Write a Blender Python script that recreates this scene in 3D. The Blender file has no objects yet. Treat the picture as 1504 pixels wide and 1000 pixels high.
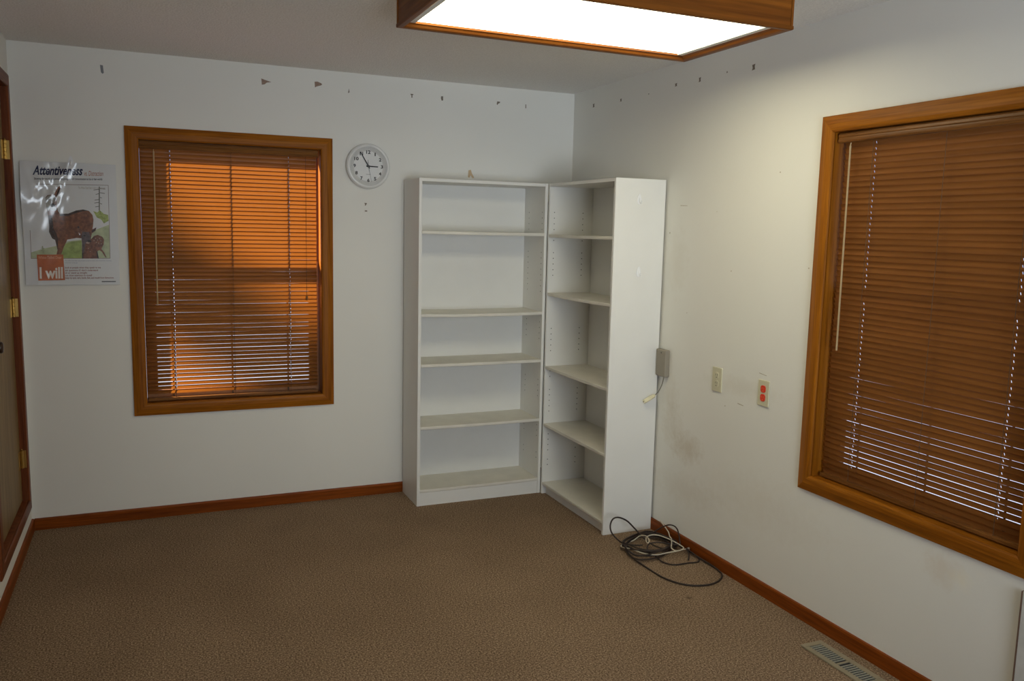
import bpy, bmesh, math, random
from mathutils import Vector, Matrix
random.seed(4)
C = bpy.context.scene.collection
R = math.radians
W, H, YF = 3.065, 2.44, -5.75          # room width, height, front wall (behind the camera)

# ------------------------------------------------------------------ materials
def newmat(name):
    m = bpy.data.materials.new(name); m.use_nodes = True
    nt = m.node_tree; nt.nodes.clear()
    out = nt.nodes.new('ShaderNodeOutputMaterial')
    return m, nt, out
def N(nt, t, **kw):
    n = nt.nodes.new(t)
    for k, v in kw.items():
        if k in n.inputs: n.inputs[k].default_value = v
        else: setattr(n, k, v)
    return n
def coords(nt, scale=(1, 1, 1)):
    tc = N(nt, 'ShaderNodeTexCoord'); mp = N(nt, 'ShaderNodeMapping')
    mp.inputs['Scale'].default_value = scale
    nt.links.new(tc.outputs['Object'], mp.inputs['Vector'])
    return mp.outputs['Vector']
def ramp(nt, fac, stops):
    r = N(nt, 'ShaderNodeValToRGB'); e = r.color_ramp.elements
    while len(e) < len(stops): e.new(0.5)
    for el, (p, c) in zip(e, stops): el.position = p; el.color = (*c, 1)
    nt.links.new(fac, r.inputs['Fac']); return r.outputs['Color']
def bump(nt, h, strength, dist, bsdf):
    b = N(nt, 'ShaderNodeBump', Strength=strength, Distance=dist)
    nt.links.new(h, b.inputs['Height']); nt.links.new(b.outputs['Normal'], bsdf.inputs['Normal'])
def simple(name, col, rough=0.5, metal=0.0, var=0.06, scale=25, bmp=0.0, coat=0.0):
    m, nt, out = newmat(name)
    b = N(nt, 'ShaderNodeBsdfPrincipled', Roughness=rough, Metallic=metal)
    if coat: b.inputs['Coat Weight'].default_value = coat; b.inputs['Coat Roughness'].default_value = 0.12
    no = N(nt, 'ShaderNodeTexNoise', Scale=scale, Detail=3.0)
    nt.links.new(coords(nt), no.inputs['Vector'])
    lo = tuple(c * (1 - var) for c in col); hi = tuple(min(1, c * (1 + var)) for c in col)
    nt.links.new(ramp(nt, no.outputs['Fac'], [(0.3, lo), (0.7, hi)]), b.inputs['Base Color'])
    if bmp: bump(nt, no.outputs['Fac'], bmp, 0.002, b)
    nt.links.new(b.outputs[0], out.inputs[0]); return m
def wall_paint(name, col, stains=()):
    m, nt, out = newmat(name)
    b = N(nt, 'ShaderNodeBsdfPrincipled', Roughness=0.62)
    b.inputs['Specular IOR Level'].default_value = 0.25
    v = coords(nt)
    big = N(nt, 'ShaderNodeTexNoise', Scale=1.7, Detail=4.0); nt.links.new(v, big.inputs['Vector'])
    col_s = ramp(nt, big.outputs['Fac'], [(0.3, tuple(c * .97 for c in col)), (0.7, col)])
    ns = N(nt, 'ShaderNodeTexNoise', Scale=22.0, Detail=5.0, Roughness=0.7); nt.links.new(v, ns.inputs['Vector'])
    for (p, sx, sz, amt, sc) in stains:             # dirt marks left on the paint
        mp = N(nt, 'ShaderNodeMapping'); nt.links.new(v, mp.inputs['Vector'])
        mp.inputs['Scale'].default_value = (1, 1 / sx, 1 / sz)
        mp.inputs['Location'].default_value = (0, -p[0] / sx, -p[1] / sz)
        ln = N(nt, 'ShaderNodeVectorMath', operation='LENGTH'); nt.links.new(mp.outputs[0], ln.inputs[0])
        ad = N(nt, 'ShaderNodeMath', operation='MULTIPLY_ADD'); nt.links.new(ns.outputs['Fac'], ad.inputs[0])
        ad.inputs[1].default_value = 1.6; nt.links.new(ln.outputs['Value'], ad.inputs[2])
        mr = N(nt, 'ShaderNodeMapRange'); nt.links.new(ad.outputs[0], mr.inputs['Value'])
        mr.inputs['From Min'].default_value = 0.9; mr.inputs['From Max'].default_value = 1.75
        mr.inputs['To Min'].default_value = amt; mr.inputs['To Max'].default_value = 0
        mx = N(nt, 'ShaderNodeMix', data_type='RGBA')
        nt.links.new(mr.outputs[0], mx.inputs[0]); nt.links.new(col_s, mx.inputs[6]); mx.inputs[7].default_value = (*sc, 1)
        col_s = mx.outputs[2]
    nt.links.new(col_s, b.inputs['Base Color'])
    fine = N(nt, 'ShaderNodeTexNoise', Scale=160.0, Detail=2.0); nt.links.new(v, fine.inputs['Vector'])
    bump(nt, fine.outputs['Fac'], 0.12, 0.001, b)
    nt.links.new(b.outputs[0], out.inputs[0]); return m
def wood(name, axis, dark, light, rough=0.42, k=1.0, spec=0.14, coat=0.03):
    """stained oak with the grain along an axis"""
    m, nt, out = newmat(name)
    b = N(nt, 'ShaderNodeBsdfPrincipled', Roughness=rough)
    b.inputs['Specular IOR Level'].default_value = spec; b.inputs['Coat Weight'].default_value = coat; b.inputs['Coat Roughness'].default_value = 0.3
    s = [34.0 * k] * 3; s['xyz'.index(axis)] = 1.6 * k
    no = N(nt, 'ShaderNodeTexNoise', Scale=1.0, Detail=6.0, Roughness=0.62, Distortion=0.6)
    nt.links.new(coords(nt, s), no.inputs['Vector'])
    s2 = [170.0 * k] * 3; s2['xyz'.index(axis)] = 6.0 * k
    n2 = N(nt, 'ShaderNodeTexNoise', Scale=1.0, Detail=2.0); nt.links.new(coords(nt, s2), n2.inputs['Vector'])
    mid = tuple((a + c) / 2 for a, c in zip(dark, light))
    c1 = ramp(nt, no.outputs['Fac'], [(0.32, dark), (0.5, mid), (0.68, light)])
    mx = N(nt, 'ShaderNodeMix', data_type='RGBA', blend_type='MULTIPLY'); mx.inputs[0].default_value = 0.45
    nt.links.new(c1, mx.inputs[6]); nt.links.new(ramp(nt, n2.outputs['Fac'], [(0.35, (.45, .45, .45)), (0.6, (1, 1, 1))]), mx.inputs[7])
    nt.links.new(mx.outputs[2], b.inputs['Base Color'])
    bump(nt, n2.outputs['Fac'], 0.12, 0.001, b)
    nt.links.new(b.outputs[0], out.inputs[0]); return m

OD, OL = (0.25, 0.074, 0.004), (0.43, 0.146, 0.009)
OAK = {a: wood('oak_' + a, a, OD, OL) for a in 'xyz'}
FIX = {a: wood('fixture_oak_' + a, a, (0.12, 0.032, 0.004), (0.33, 0.108, 0.012), k=0.45) for a in 'xyz'}
BASEW = {a: wood('baseboard_oak_' + a, a, (0.17, 0.036, 0.003), (0.32, 0.076, 0.007)) for a in 'xy'}
DOORW = {a: wood('door_birch_' + a, a, (0.20, 0.125, 0.05), (0.36, 0.24, 0.10)) for a in 'z'}
CASED = {a: wood('door_casing_' + a, a, (0.13, 0.034, 0.012), (0.26, 0.075, 0.025)) for a in 'yz'}
WALLC = (0.87, 0.855, 0.80)
M_wall = wall_paint('wall_paint', WALLC)
DIRT = (0.55, 0.46, 0.32)
M_wallr = wall_paint('wall_paint_marked', WALLC, [
    ((-1.36, 0.52), .16, .10, .45, DIRT), ((-1.22, 0.60), .12, .16, .25, DIRT), ((-2.86, 0.47), .10, .08, .28, (.66, .52, .36)), ((-2.93, 0.455), .06, .05, .5, (.93, .88, .74)),
    ((-1.35, 0.30), .35, .10, .18, DIRT), ((-1.93, 0.40), .5, .16, .12, DIRT), ((-1.75, 0.90), .35, .06, .16, DIRT),
    ((-1.20, 1.45), .10, .22, .14, DIRT), ((-1.20, 0.75), .09, .14, .2, DIRT)])
M_ceil, nt, out = newmat('ceiling_texture')
b = N(nt, 'ShaderNodeBsdfPrincipled', Roughness=0.9); b.inputs['Base Color'].default_value = (.76, .72, .67, 1)
no = N(nt, 'ShaderNodeTexNoise', Scale=120.0, Detail=4.0); nt.links.new(coords(nt), no.inputs['Vector'])
nt.links.new(ramp(nt, no.outputs['Fac'], [(0.3, (.80, .775, .74)), (0.65, (.90, .875, .84))]), b.inputs['Base Color'])
bump(nt, no.outputs['Fac'], 0.7, 0.006, b); nt.links.new(b.outputs[0], out.inputs[0])
M_carpet, nt, out = newmat('carpet_loop')
b = N(nt, 'ShaderNodeBsdfPrincipled', Roughness=0.95); b.inputs['Specular IOR Level'].default_value = 0.08
v = coords(nt)
n1 = N(nt, 'ShaderNodeTexNoise', Scale=150.0, Detail=4.0, Roughness=0.75); nt.links.new(v, n1.inputs['Vector'])
n2 = N(nt, 'ShaderNodeTexNoise', Scale=2.2, Detail=4.0); nt.links.new(v, n2.inputs['Vector'])
c1 = ramp(nt, n1.outputs['Fac'], [(0.36, (.085, .053, .032)), (0.5, (.258, .173, .110)), (0.64, (.54, .40, .275))])
mx = N(nt, 'ShaderNodeMix', data_type='RGBA', blend_type='MULTIPLY'); mx.inputs[0].default_value = 1
nt.links.new(c1, mx.inputs[6]); nt.links.new(ramp(nt, n2.outputs['Fac'], [(0.3, (.84, .83, .82)), (0.7, (1, 1, 1))]), mx.inputs[7])
col_s = mx.outputs[2]
for (sx_, sy_, r_) in ((-.328, -1.885, .020),):     # spilled stains
    vd = N(nt, 'ShaderNodeVectorMath', operation='DISTANCE'); nt.links.new(v, vd.inputs[0]); vd.inputs[1].default_value = (sx_, sy_, 0)
    mr = N(nt, 'ShaderNodeMapRange'); nt.links.new(vd.outputs['Value'], mr.inputs['Value'])
    mr.inputs['From Min'].default_value = r_ * .3; mr.inputs['From Max'].default_value = r_; mr.inputs['To Min'].default_value = .5; mr.inputs['To Max'].default_value = 0
    m2 = N(nt, 'ShaderNodeMix', data_type='RGBA'); nt.links.new(mr.outputs[0], m2.inputs[0]); nt.links.new(col_s, m2.inputs[6]); m2.inputs[7].default_value = (.06, .035, .02, 1)
    col_s = m2.outputs[2]
nt.links.new(col_s, b.inputs['Base Color'])
bump(nt, n1.outputs['Fac'], 0.45, 0.004, b); nt.links.new(b.outputs[0], out.inputs[0])

M_white = simple('white_laminate', (.83, .82, .785), .45, var=.015, scale=6)
M_shelf = simple('worn_white_laminate', (.77, .74, .66), .5, var=.05, scale=9)
M_hole = simple('pin_hole_shade', (.05, .045, .04), .9)
M_brass = simple('brass', (.62, .42, .14), .3, metal=1)
M_knob = simple('aged_bronze', (.09, .07, .06), .3, metal=1)
M_ivory = simple('ivory_plastic', (.66, .62, .44), .4, var=.02)
M_orange = simple('orange_red_plastic', (.80, .045, .012), .4, var=.05)
M_slot = simple('receptacle_slot', (.10, .09, .07), .8)
M_redslot = simple('orange_receptacle_slot', (.85, .22, .08), .6)
M_grey = simple('grey_plastic', (.30, .265, .21), .5, var=.03)
M_greycord = simple('grey_cord', (.22, .20, .16), .6)
M_conn = simple('beige_connector', (.72, .66, .46), .45)
M_black = simple('black_cable_jacket', (.030, .017, .012), .6)
M_wcable = simple('white_cable_jacket', (.60, .53, .41), .5)
M_metal = simple('steel', (.55, .55, .55), .3, metal=1)
M_vent = simple('beige_vent_enamel', (.30, .25, .165), .5)
M_ventdark = simple('vent_duct_shade', (.02, .022, .026), .9)
M_louver = simple('grey_louver', (.34, .32, .26), .5)
M_clock = simple('white_clock_plastic', (.80, .80, .78), .25, var=.01, coat=.6)
M_face = simple('clock_face', (.82, .82, .81), .5, var=.01)
M_ink = simple('black_ink', (.012, .012, .014), .6)
M_greyink = simple('grey_ink', (.25, .25, .26), .6)
M_chip = simple('torn_paint_paper', (.32, .22, .17), .9, var=.25, scale=120)
M_mark = simple('old_putty_mark', (.22, .185, .145), .9, var=.2, scale=150)
M_scratch = simple('scuff_mark', (.50, .44, .34), .9, var=.2, scale=150)
M_tape = simple('tan_tape', (.62, .46, .28), .6, var=.1)
M_beige = simple('beige_wand', (.50, .36, .19), .35)
M_cordm = simple('brown_cord', (.05, .028, .015), .8)
M_lcord = simple('ladder_cord_sun_strip', (.09, .055, .03), .8)
M_sash = simple('sash_wood_stain', (.34, .14, .04), .5, var=.1)
M_panel = simple('pale_panel_laminate', (.62, .62, .60), .5)
M_brown = simple('brown_edge_band', (.16, .09, .06), .6)
M_ground = simple('shade_blue_ground', (.20, .25, .36), .9, var=.08, scale=3)  # blue cast of shaded snow is put into the ground colour
M_bark = simple('bark', (.12, .09, .07), .9, var=.3, scale=12)
M_stop = simple('fixture_metal', (.80, .82, .78), .35)
def glass(name, base=0.03, rough=0.02):
    m, nt, out = newmat(name)
    t = N(nt, 'ShaderNodeBsdfTransparent'); g = N(nt, 'ShaderNodeBsdfGlossy', Roughness=rough)
    lw = N(nt, 'ShaderNodeLayerWeight'); pw = N(nt, 'ShaderNodeMath', operation='POWER'); fr = N(nt, 'ShaderNodeMath', operation='MULTIPLY_ADD'); mx = N(nt, 'ShaderNodeMixShader')
    nt.links.new(lw.outputs['Facing'], pw.inputs[0]); pw.inputs[1].default_value = 5.0
    nt.links.new(pw.outputs[0], fr.inputs[0]); fr.inputs[1].default_value = 0.9; fr.inputs[2].default_value = base
    nt.links.new(fr.outputs[0], mx.inputs[0]); nt.links.new(t.outputs[0], mx.inputs[1]); nt.links.new(g.outputs[0], mx.inputs[2])
    nt.links.new(mx.outputs[0], out.inputs[0]); return m
M_cover = glass('clock_cover', base=.012); M_glass = glass('window_glass'); M_clear = glass('clear_plastic', rough=0.15)
# thin stained slats: grain along the slat, letting some sun through
def slat_mat(name, axis):
    m, nt, out = newmat(name)
    s = [60.0] * 3; s['xyz'.index(axis)] = 2.0
    no = N(nt, 'ShaderNodeTexNoise', Scale=1.0, Detail=5.0); nt.links.new(coords(nt, s), no.inputs['Vector'])
    c = ramp(nt, no.outputs['Fac'], [(0.3, (.175, .062, .013)), (0.7, (.285, .107, .024))])
    p = N(nt, 'ShaderNodeBsdfPrincipled', Roughness=0.45); nt.links.new(c, p.inputs['Base Color'])
    t = N(nt, 'ShaderNodeBsdfTranslucent', Color=(.95, .30, .035, 1))
    mx = N(nt, 'ShaderNodeMixShader'); mx.inputs[0].default_value = 0.095
    nt.links.new(p.outputs[0], mx.inputs[1]); nt.links.new(t.outputs[0], mx.inputs[2])
    nt.links.new(mx.outputs[0], out.inputs[0]); return m
SLAT = {a: slat_mat('blind_slat_' + a, a) for a in 'xy'}
RAIL = {a: wood('blind_rail_' + a, a, (.16, .06, .014), (.30, .125, .032), rough=.3) for a in 'xy'}
M_lens, nt, out = newmat('light_diffuser')
LAMP = 6.6
em = N(nt, 'ShaderNodeEmission', Color=(1.0, .925, .64, 1), Strength=LAMP); nt.links.new(em.outputs[0], out.inputs[0])

# ------------------------------------------------------------------ mesh helpers
def obj(name, bm, mats, parent=None, smooth=False):
    me = bpy.data.meshes.new(name)
    bmesh.ops.recalc_face_normals(bm, faces=bm.faces)
    bm.to_mesh(me); bm.free()
    for m in (mats if isinstance(mats, (list, tuple)) else [mats]): me.materials.append(m)
    if smooth:
        for p in me.polygons: p.use_smooth = True
    o = bpy.data.objects.new(name, me); C.objects.link(o)
    if parent:
        o.parent = parent
    return o
def empty(name, loc=(0, 0, 0), rz=0):
    o = bpy.data.objects.new(name, None); C.objects.link(o); o.empty_display_size = .05
    o.location = loc; o.rotation_euler = (0, 0, rz)
    return o
def tag(o, label=None, cat=None, group=None, kind=None):
    if label: o['label'] = label
    if cat: o['category'] = cat
    if group: o['group'] = group
    if kind: o['kind'] = kind
    return o
def reb(o, origin):
    """children were built in world space under an Empty at origin: keep them there"""
    bpy.context.view_layer.update()
    for c in o.children: c.matrix_parent_inverse = o.matrix_world.inverted()
def box(bm, lo, hi, bev=0.0, seg=1, mi=0):
    t = bmesh.new(); bmesh.ops.create_cube(t, size=1)
    for v in t.verts: v.co = Vector([(lo[i] + hi[i]) / 2 + v.co[i] * (hi[i] - lo[i]) for i in range(3)])
    if bev: bmesh.ops.bevel(t, geom=t.edges[:], offset=bev, segments=seg, affect='EDGES', profile=.5)
    for f in t.faces: f.material_index = mi
    merge(bm, t)
def merge(bm, t):
    me = bpy.data.meshes.new('t'); t.to_mesh(me); t.free(); bm.from_mesh(me); bpy.data.meshes.remove(me)
def B(lo, hi, bev=0.0, seg=1):
    bm = bmesh.new(); box(bm, lo, hi, bev, seg); return bm
def prism(bm, pts, d):
    """polygon (list of Vector) extruded by vector d"""
    d = Vector(d); a = [bm.verts.new(Vector(p)) for p in pts]; b2 = [bm.verts.new(Vector(p) + d) for p in pts]
    n = len(pts)
    bm.faces.new(a); bm.faces.new(b2[::-1])
    for i in range(n): bm.faces.new((a[i], a[(i + 1) % n], b2[(i + 1) % n], b2[i]))
def lathe(bm, prof, c, ax, seg=32):
    """profile (radius, height) turned round axis ax through c"""
    ax = Vector(ax).normalized(); u = ax.orthogonal().normalized(); w = ax.cross(u); c = Vector(c)
    rings = []
    for r, h in prof:
        rings.append([bm.verts.new(c + ax * h + (u * math.cos(2 * math.pi * i / seg) + w * math.sin(2 * math.pi * i / seg)) * max(r, 1e-5)) for i in range(seg)])
    for a, b2 in zip(rings, rings[1:]):
        for i in range(seg): bm.faces.new((a[i], a[(i + 1) % seg], b2[(i + 1) % seg], b2[i]))
    if prof[0][0] > 1e-4: bm.faces.new(rings[0][::-1])
    if prof[-1][0] > 1e-4: bm.faces.new(rings[-1])
def spline(pts, n=8, closed=False):
    P = [Vector(p) for p in pts]; out = []
    m = len(P)
    for i in range(m if closed else m - 1):
        g = (lambda j: P[j % m]) if closed else (lambda j: P[max(0, min(m - 1, j))])
        a, b2, c, d = g(i - 1), g(i), g(i + 1), g(i + 2)
        for k in range(n):
            t = k / n
            out.append(.5 * ((2 * b2) + (c - a) * t + (2 * a - 5 * b2 + 4 * c - d) * t * t + (3 * b2 - a - 3 * c + d) * t ** 3))
    if not closed: out.append(P[-1])
    return out
def tube(bm, pts, r, seg=8):
    P = [Vector(p) for p in pts]; n = len(P)
    T = [(P[min(i + 1, n - 1)] - P[max(i - 1, 0)]).normalized() for i in range(n)]
    u = T[0].orthogonal().normalized(); rings = []
    for i in range(n):
        u = (u - T[i] * u.dot(T[i])).normalized(); w = T[i].cross(u)
        rings.append([bm.verts.new(P[i] + (u * math.cos(2 * math.pi * k / seg) + w * math.sin(2 * math.pi * k / seg)) * r) for k in range(seg)])
    for a, b2 in zip(rings, rings[1:]):
        for k in range(seg): bm.faces.new((a[k], a[(k + 1) % seg], b2[(k + 1) % seg], b2[k]))
    bm.faces.new(rings[0][::-1]); bm.faces.new(rings[-1])
def text_bm(bm, txt, x0, x1, z0, z1, place, shear=0.0, bold=0.0, mi=0, thick=0.0):
    """built-in lettering fitted into a rectangle, every vertex put through place(x, z)"""
    cu = bpy.data.curves.new('lettering', 'FONT'); cu.body = txt; cu.shear = shear; cu.offset = bold; cu.resolution_u = 3
    o = bpy.data.objects.new('lettering', cu); C.objects.link(o)
    me = bpy.data.meshes.new_from_object(o.evaluated_get(bpy.context.evaluated_depsgraph_get()))
    xs = [v.co.x for v in me.vertices]; ys = [v.co.y for v in me.vertices]
    ax, bx, ay, by = min(xs), max(xs), min(ys), max(ys)
    vs = [bm.verts.new(place(x0 + (v.co.x - ax) / (bx - ax) * (x1 - x0), z0 + (v.co.y - ay) / (by - ay) * (z1 - z0))) for v in me.vertices]
    for p in me.polygons:
        try: f = bm.faces.new([vs[i] for i in p.vertices]); f.material_index = mi
        except ValueError: pass
    bpy.data.objects.remove(o); bpy.data.curves.remove(cu); bpy.data.meshes.remove(me)

# ------------------------------------------------------------------ room shell
T = 0.14
W1 = (-2.503, -1.5715, 0.630, 2.012)           # window opening in the back wall: x0 x1 z0 z1
W2 = (-3.13, -2.2215, 0.617, 2.000)            # window opening in the right wall: y0 y1 z0 z1
W3 = (-2.10, -0.50, 0.60, 2.10)                # made-up window opening in the front wall (behind the camera), for fill
def hole_wall(axis, p0, p1, lo, hi, hole):
    """slab between p0 and p1 on its normal axis, spanning lo..hi horizontally, with one rectangular opening"""
    bm = bmesh.new(); a, b2, z0, z1 = hole
    def bx(h0, h1, v0, v1):
        if axis == 'y': box(bm, (h0, p0, v0), (h1, p1, v1))
        else: box(bm, (p0, h0, v0), (p1, h1, v1))
    bx(lo, a, 0, H); bx(b2, hi, 0, H); bx(a, b2, 0, z0); bx(a, b2, z1, H)
    return bm
S = dict(kind='structure')
wall_back = tag(obj('wall_back', hole_wall('y', 0, T, -W - T, T, W1), M_wall), 'off-white painted back wall with the poster, clock and left-hand window', 'wall', **S)
wall_right = tag(obj('wall_right', hole_wall('x', 0, T, YF, 0, W2), M_wallr), 'off-white right wall with outlets, smudges and the cropped window', 'wall', **S)
wall_front = tag(obj('wall_front', hole_wall('y', YF - T, YF, -W - T, T, W3), M_wall), 'off-white wall closing the room behind the camera', 'wall', **S)
DY0, DY1, DZ0, DZ1 = -0.955, -0.122, 0.195, 2.21     # access door opening in the left wall
bm = bmesh.new()
box(bm, (-W - T, YF, 0), (-W, DY0, H)); box(bm, (-W - T, DY1, 0), (-W, 0, H)); box(bm, (-W - T, DY0, 0), (-W, DY1, DZ0)); box(bm, (-W - T, DY0, DZ1), (-W, DY1, H))
wall_left = tag(obj('wall_left', bm, M_wall), 'narrow strip of left wall around the wooden door', 'wall', **S)
tag(obj('floor', B((-W - T, YF - T, -.1), (T, T, 0)), M_carpet), 'brown flecked carpet covering the whole floor', 'floor', **S)
tag(obj('ceiling', B((-W - T, YF - T, H), (T, T, H + .1)), M_ceil), 'grey-white textured ceiling above the wooden light box', 'ceiling', **S)
# baseboards: 61 mm boards with an eased top edge
def base_prof(bm, p, q, n):
    p, q, n = Vector(p), Vector(q), Vector(n)
    pr = [(0, 0), (.012, 0), (.012, .052), (.009, .059), (0, .061)]
    prism(bm, [p + n * a + Vector((0, 0, h)) for a, h in pr], q - p)
bm = bmesh.new(); base_prof(bm, (-W + .012, 0, 0), (-.012, 0, 0), (0, -1, 0))
tag(obj('baseboard_back', bm, BASEW['x']), 'red-brown wooden baseboard along the back wall left of the bookcases', 'baseboard', **S)
bm = bmesh.new(); base_prof(bm, (0, 0, 0), (0, YF, 0), (-1, 0, 0))
tag(obj('baseboard_right', bm, BASEW['y']), 'red-brown wooden baseboard along the right wall behind the cable pile', 'baseboard', **S)
bm = bmesh.new(); base_prof(bm, (-W, 0, 0), (-W, YF, 0), (1, 0, 0))
tag(obj('baseboard_left', bm, BASEW['y']), 'dark wooden baseboard along the left wall below the door', 'baseboard', **S)

# ------------------------------------------------------------------ windows
def casing_ring(root, rect, plane, wd, mats, prof, ax):
    """four mitred boards around an opening; plane(h, z, off) -> point, off = distance out of the wall into the room"""
    a, b2, z0, z1 = rect
    inn = [(a, z0), (b2, z0), (b2, z1), (a, z1)]
    def corner(i, d):     # d: distance outward from the opening edge
        sx = -1 if i in (0, 3) else 1; sz = -1 if i in (0, 1) else 1
        return inn[i][0] + sx * d, inn[i][1] + sz * d
    for i in range(4):
        j = (i + 1) % 4; bm = bmesh.new()
        A = [bm.verts.new(plane(*corner(i, d), off)) for d, off in prof]
        Bv = [bm.verts.new(plane(*corner(j, d), off)) for d, off in prof]
        n = len(prof)
        for k in range(n): bm.faces.new((A[k], A[(k + 1) % n], Bv[(k + 1) % n], Bv[k]))
        bm.faces.new(A); bm.faces.new(Bv[::-1])
        obj('casing', bm, mats[ax if i in (0, 2) else 'z'], root)
CAS = [(0.0, 0), (-0.004, .008), (-.002, .014), (.004, .0175), (.012, .019), (.030, .0185), (.0615, .012), (.0615, 0)]
def plane_back(h, z, off): return Vector((h, -off, z))
def plane_right(h, z, off): return Vector((-off, h, z))
def plane_left(h, z, off): return Vector((-W + off, h, z))
def window(name, rect, plane, ax, label):
    root = tag(empty(name, plane((rect[0] + rect[1]) / 2, rect[2], 0)), label, 'window', **S)
    a, b2, z0, z1 = rect
    casing_ring(root, rect, plane, .0615, OAK, CAS, ax)
    def pb(bm, h0, h1, v0, v1, d0, d1, bev=.002):
        p, q = plane(h0, v0, -d0), plane(h1, v1, -d1)
        box(bm, [min(p[i], q[i]) for i in range(3)], [max(p[i], q[i]) for i in range(3)], bev)
    for (h0, h1, v0, v1, g) in ((a - .012, a + .002, z0, z1, 'z'), (b2 - .002, b2 + .012, z0, z1, 'z'), (a, b2, z0 - .012, z0 + .002, ax), (a, b2, z1 - .002, z1 + .012, ax)):
        bm = bmesh.new(); pb(bm, h0, h1, v0, v1, -.001, T + .001, 0); obj('jamb', bm, OAK[g], root)
    zm = 1.368
    for (v0, v1, d, nm) in ((z0 + .003, zm + .020, .082, 'lower'), (zm - .020, z1 - .003, .112, 'upper')):
        bm = bmesh.new(); st = .056 if nm == 'lower' else .036; bot = .052 if nm == 'lower' else .040; top = .040 if nm == 'lower' else .024
        l, r = a + .004, b2 - .004
        pb(bm, l, l + st, v0, v1, d, d + .028); pb(bm, r - st, r, v0, v1, d, d + .028)
        pb(bm, l + st - .002, r - st + .002, v0, v0 + bot, d + .001, d + .027); pb(bm, l + st - .002, r - st + .002, v1 - top, v1, d + .001, d + .027)
        s = obj('sash', bm, M_sash, root)
        bm = bmesh.new(); pb(bm, l + st - .006, r - st + .006, v0 + bot - .006, v1 - top + .006, d + .012, d + .016, 0); obj('glass_pane', bm, M_glass, s)
    bpy.context.view_layer.update()
    for c in root.children: c.matrix_parent_inverse = root.matrix_world.inverted()
    return root
window('window_1', W1, plane_back, 'x', 'wood-cased window in the back wall between the poster and the clock')
window('window_2', W2, plane_right, 'y', 'wood-cased window in the right wall, cut off by the frame')
# made-up window added behind the camera for fill: plain white frame, no blind
root = tag(empty('added_window', (-1.30, YF, .60)), 'made-up plain window in the wall behind the camera, added for fill', 'window', **S)
bm = bmesh.new(); a, b2, z0, z1 = W3
for (x0, x1, v0, v1) in ((a, a + .05, z0, z1), (b2 - .05, b2, z0, z1), (a, b2, z0, z0 + .05), (a, b2, z1 - .05, z1), (-1.325, -1.275, z0, z1)): box(bm, (x0, YF - .10, v0), (x1, YF - .05, v1), .002)
obj('sash', bm, M_white, root); obj('glass_pane', B((a + .04, YF - .078, z0 + .04), (b2 - .04, YF - .074, z1 - .04)), M_glass, root); reb(root, 0)

# ------------------------------------------------------------------ door in the left wall
root = tag(empty('door_1', (-W, (DY0 + DY1) / 2, DZ0)), 'tall wooden access door with brass hinges in the left wall', 'door', **S)
casing_ring(root, (DY0, DY1, DZ0, DZ1), plane_left, .06, {'y': CASED['y'], 'z': CASED['z']}, [(0, 0), (0, .009), (.004, .0125), (.052, .012), (.06, .008), (.06, 0)], 'y')
bm = bmesh.new()
for (y0, y1, v0, v1) in ((DY0 - .01, DY0 + .001, DZ0, DZ1), (DY1 - .001, DY1 + .01, DZ0, DZ1), (DY0, DY1, DZ0 - .01, DZ0 + .001), (DY0, DY1, DZ1 - .001, DZ1 + .01)): box(bm, (-W - .12, y0, v0), (-W + .001, y1, v1))
obj('jamb', bm, CASED['z'], root)
dp = obj('door_panel', B((-W - .055, DY0 + .006, DZ0 + .006), (-W - .02, DY1 - .006, DZ1 - .006), .002), DOORW['z'], root)
obj('backing', B((-W - .13, DY0 - .01, DZ0 - .01), (-W - .125, DY1 + .01, DZ1 + .01)), M_bark, root)
for zc in (1.915, 1.165, .41):
    bm = bmesh.new(); yk = DY1 - .006
    for k in range(5): lathe(bm, [(.0055, 0), (.007, .001), (.007, .0165), (.0055, .0175)], (-W - .012, yk, zc - .045 + k * .018), (0, 0, 1), 12)
    lathe(bm, [(.004, 0), (.0055, .004), (.001, .009)], (-W - .012, yk, zc + .045), (0, 0, 1), 12)
    box(bm, (-W - .021, yk - .055, zc - .044), (-W - .018, yk - .004, zc + .044), .001)
    box(bm, (-W - .03, DY1 - .002, zc - .044), (-W + .006, DY1 + .0005, zc + .044))
    tag(obj('hinge', bm, M_brass, root), 'brass butt hinge')
bm = bmesh.new()
lathe(bm, [(.026, 0), (.026, .003), (.012, .006), (.009, .012), (.009, .026), (.016, .034), (.023, .048), (.0235, .058), (.018, .063), (0, .064)], (-W - .02, DY0 + .055, 1.075), (1, 0, 0), 28)
tag(obj('knob', bm, M_knob, root, True), 'dark bronze knob'); reb(root, 0)

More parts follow.
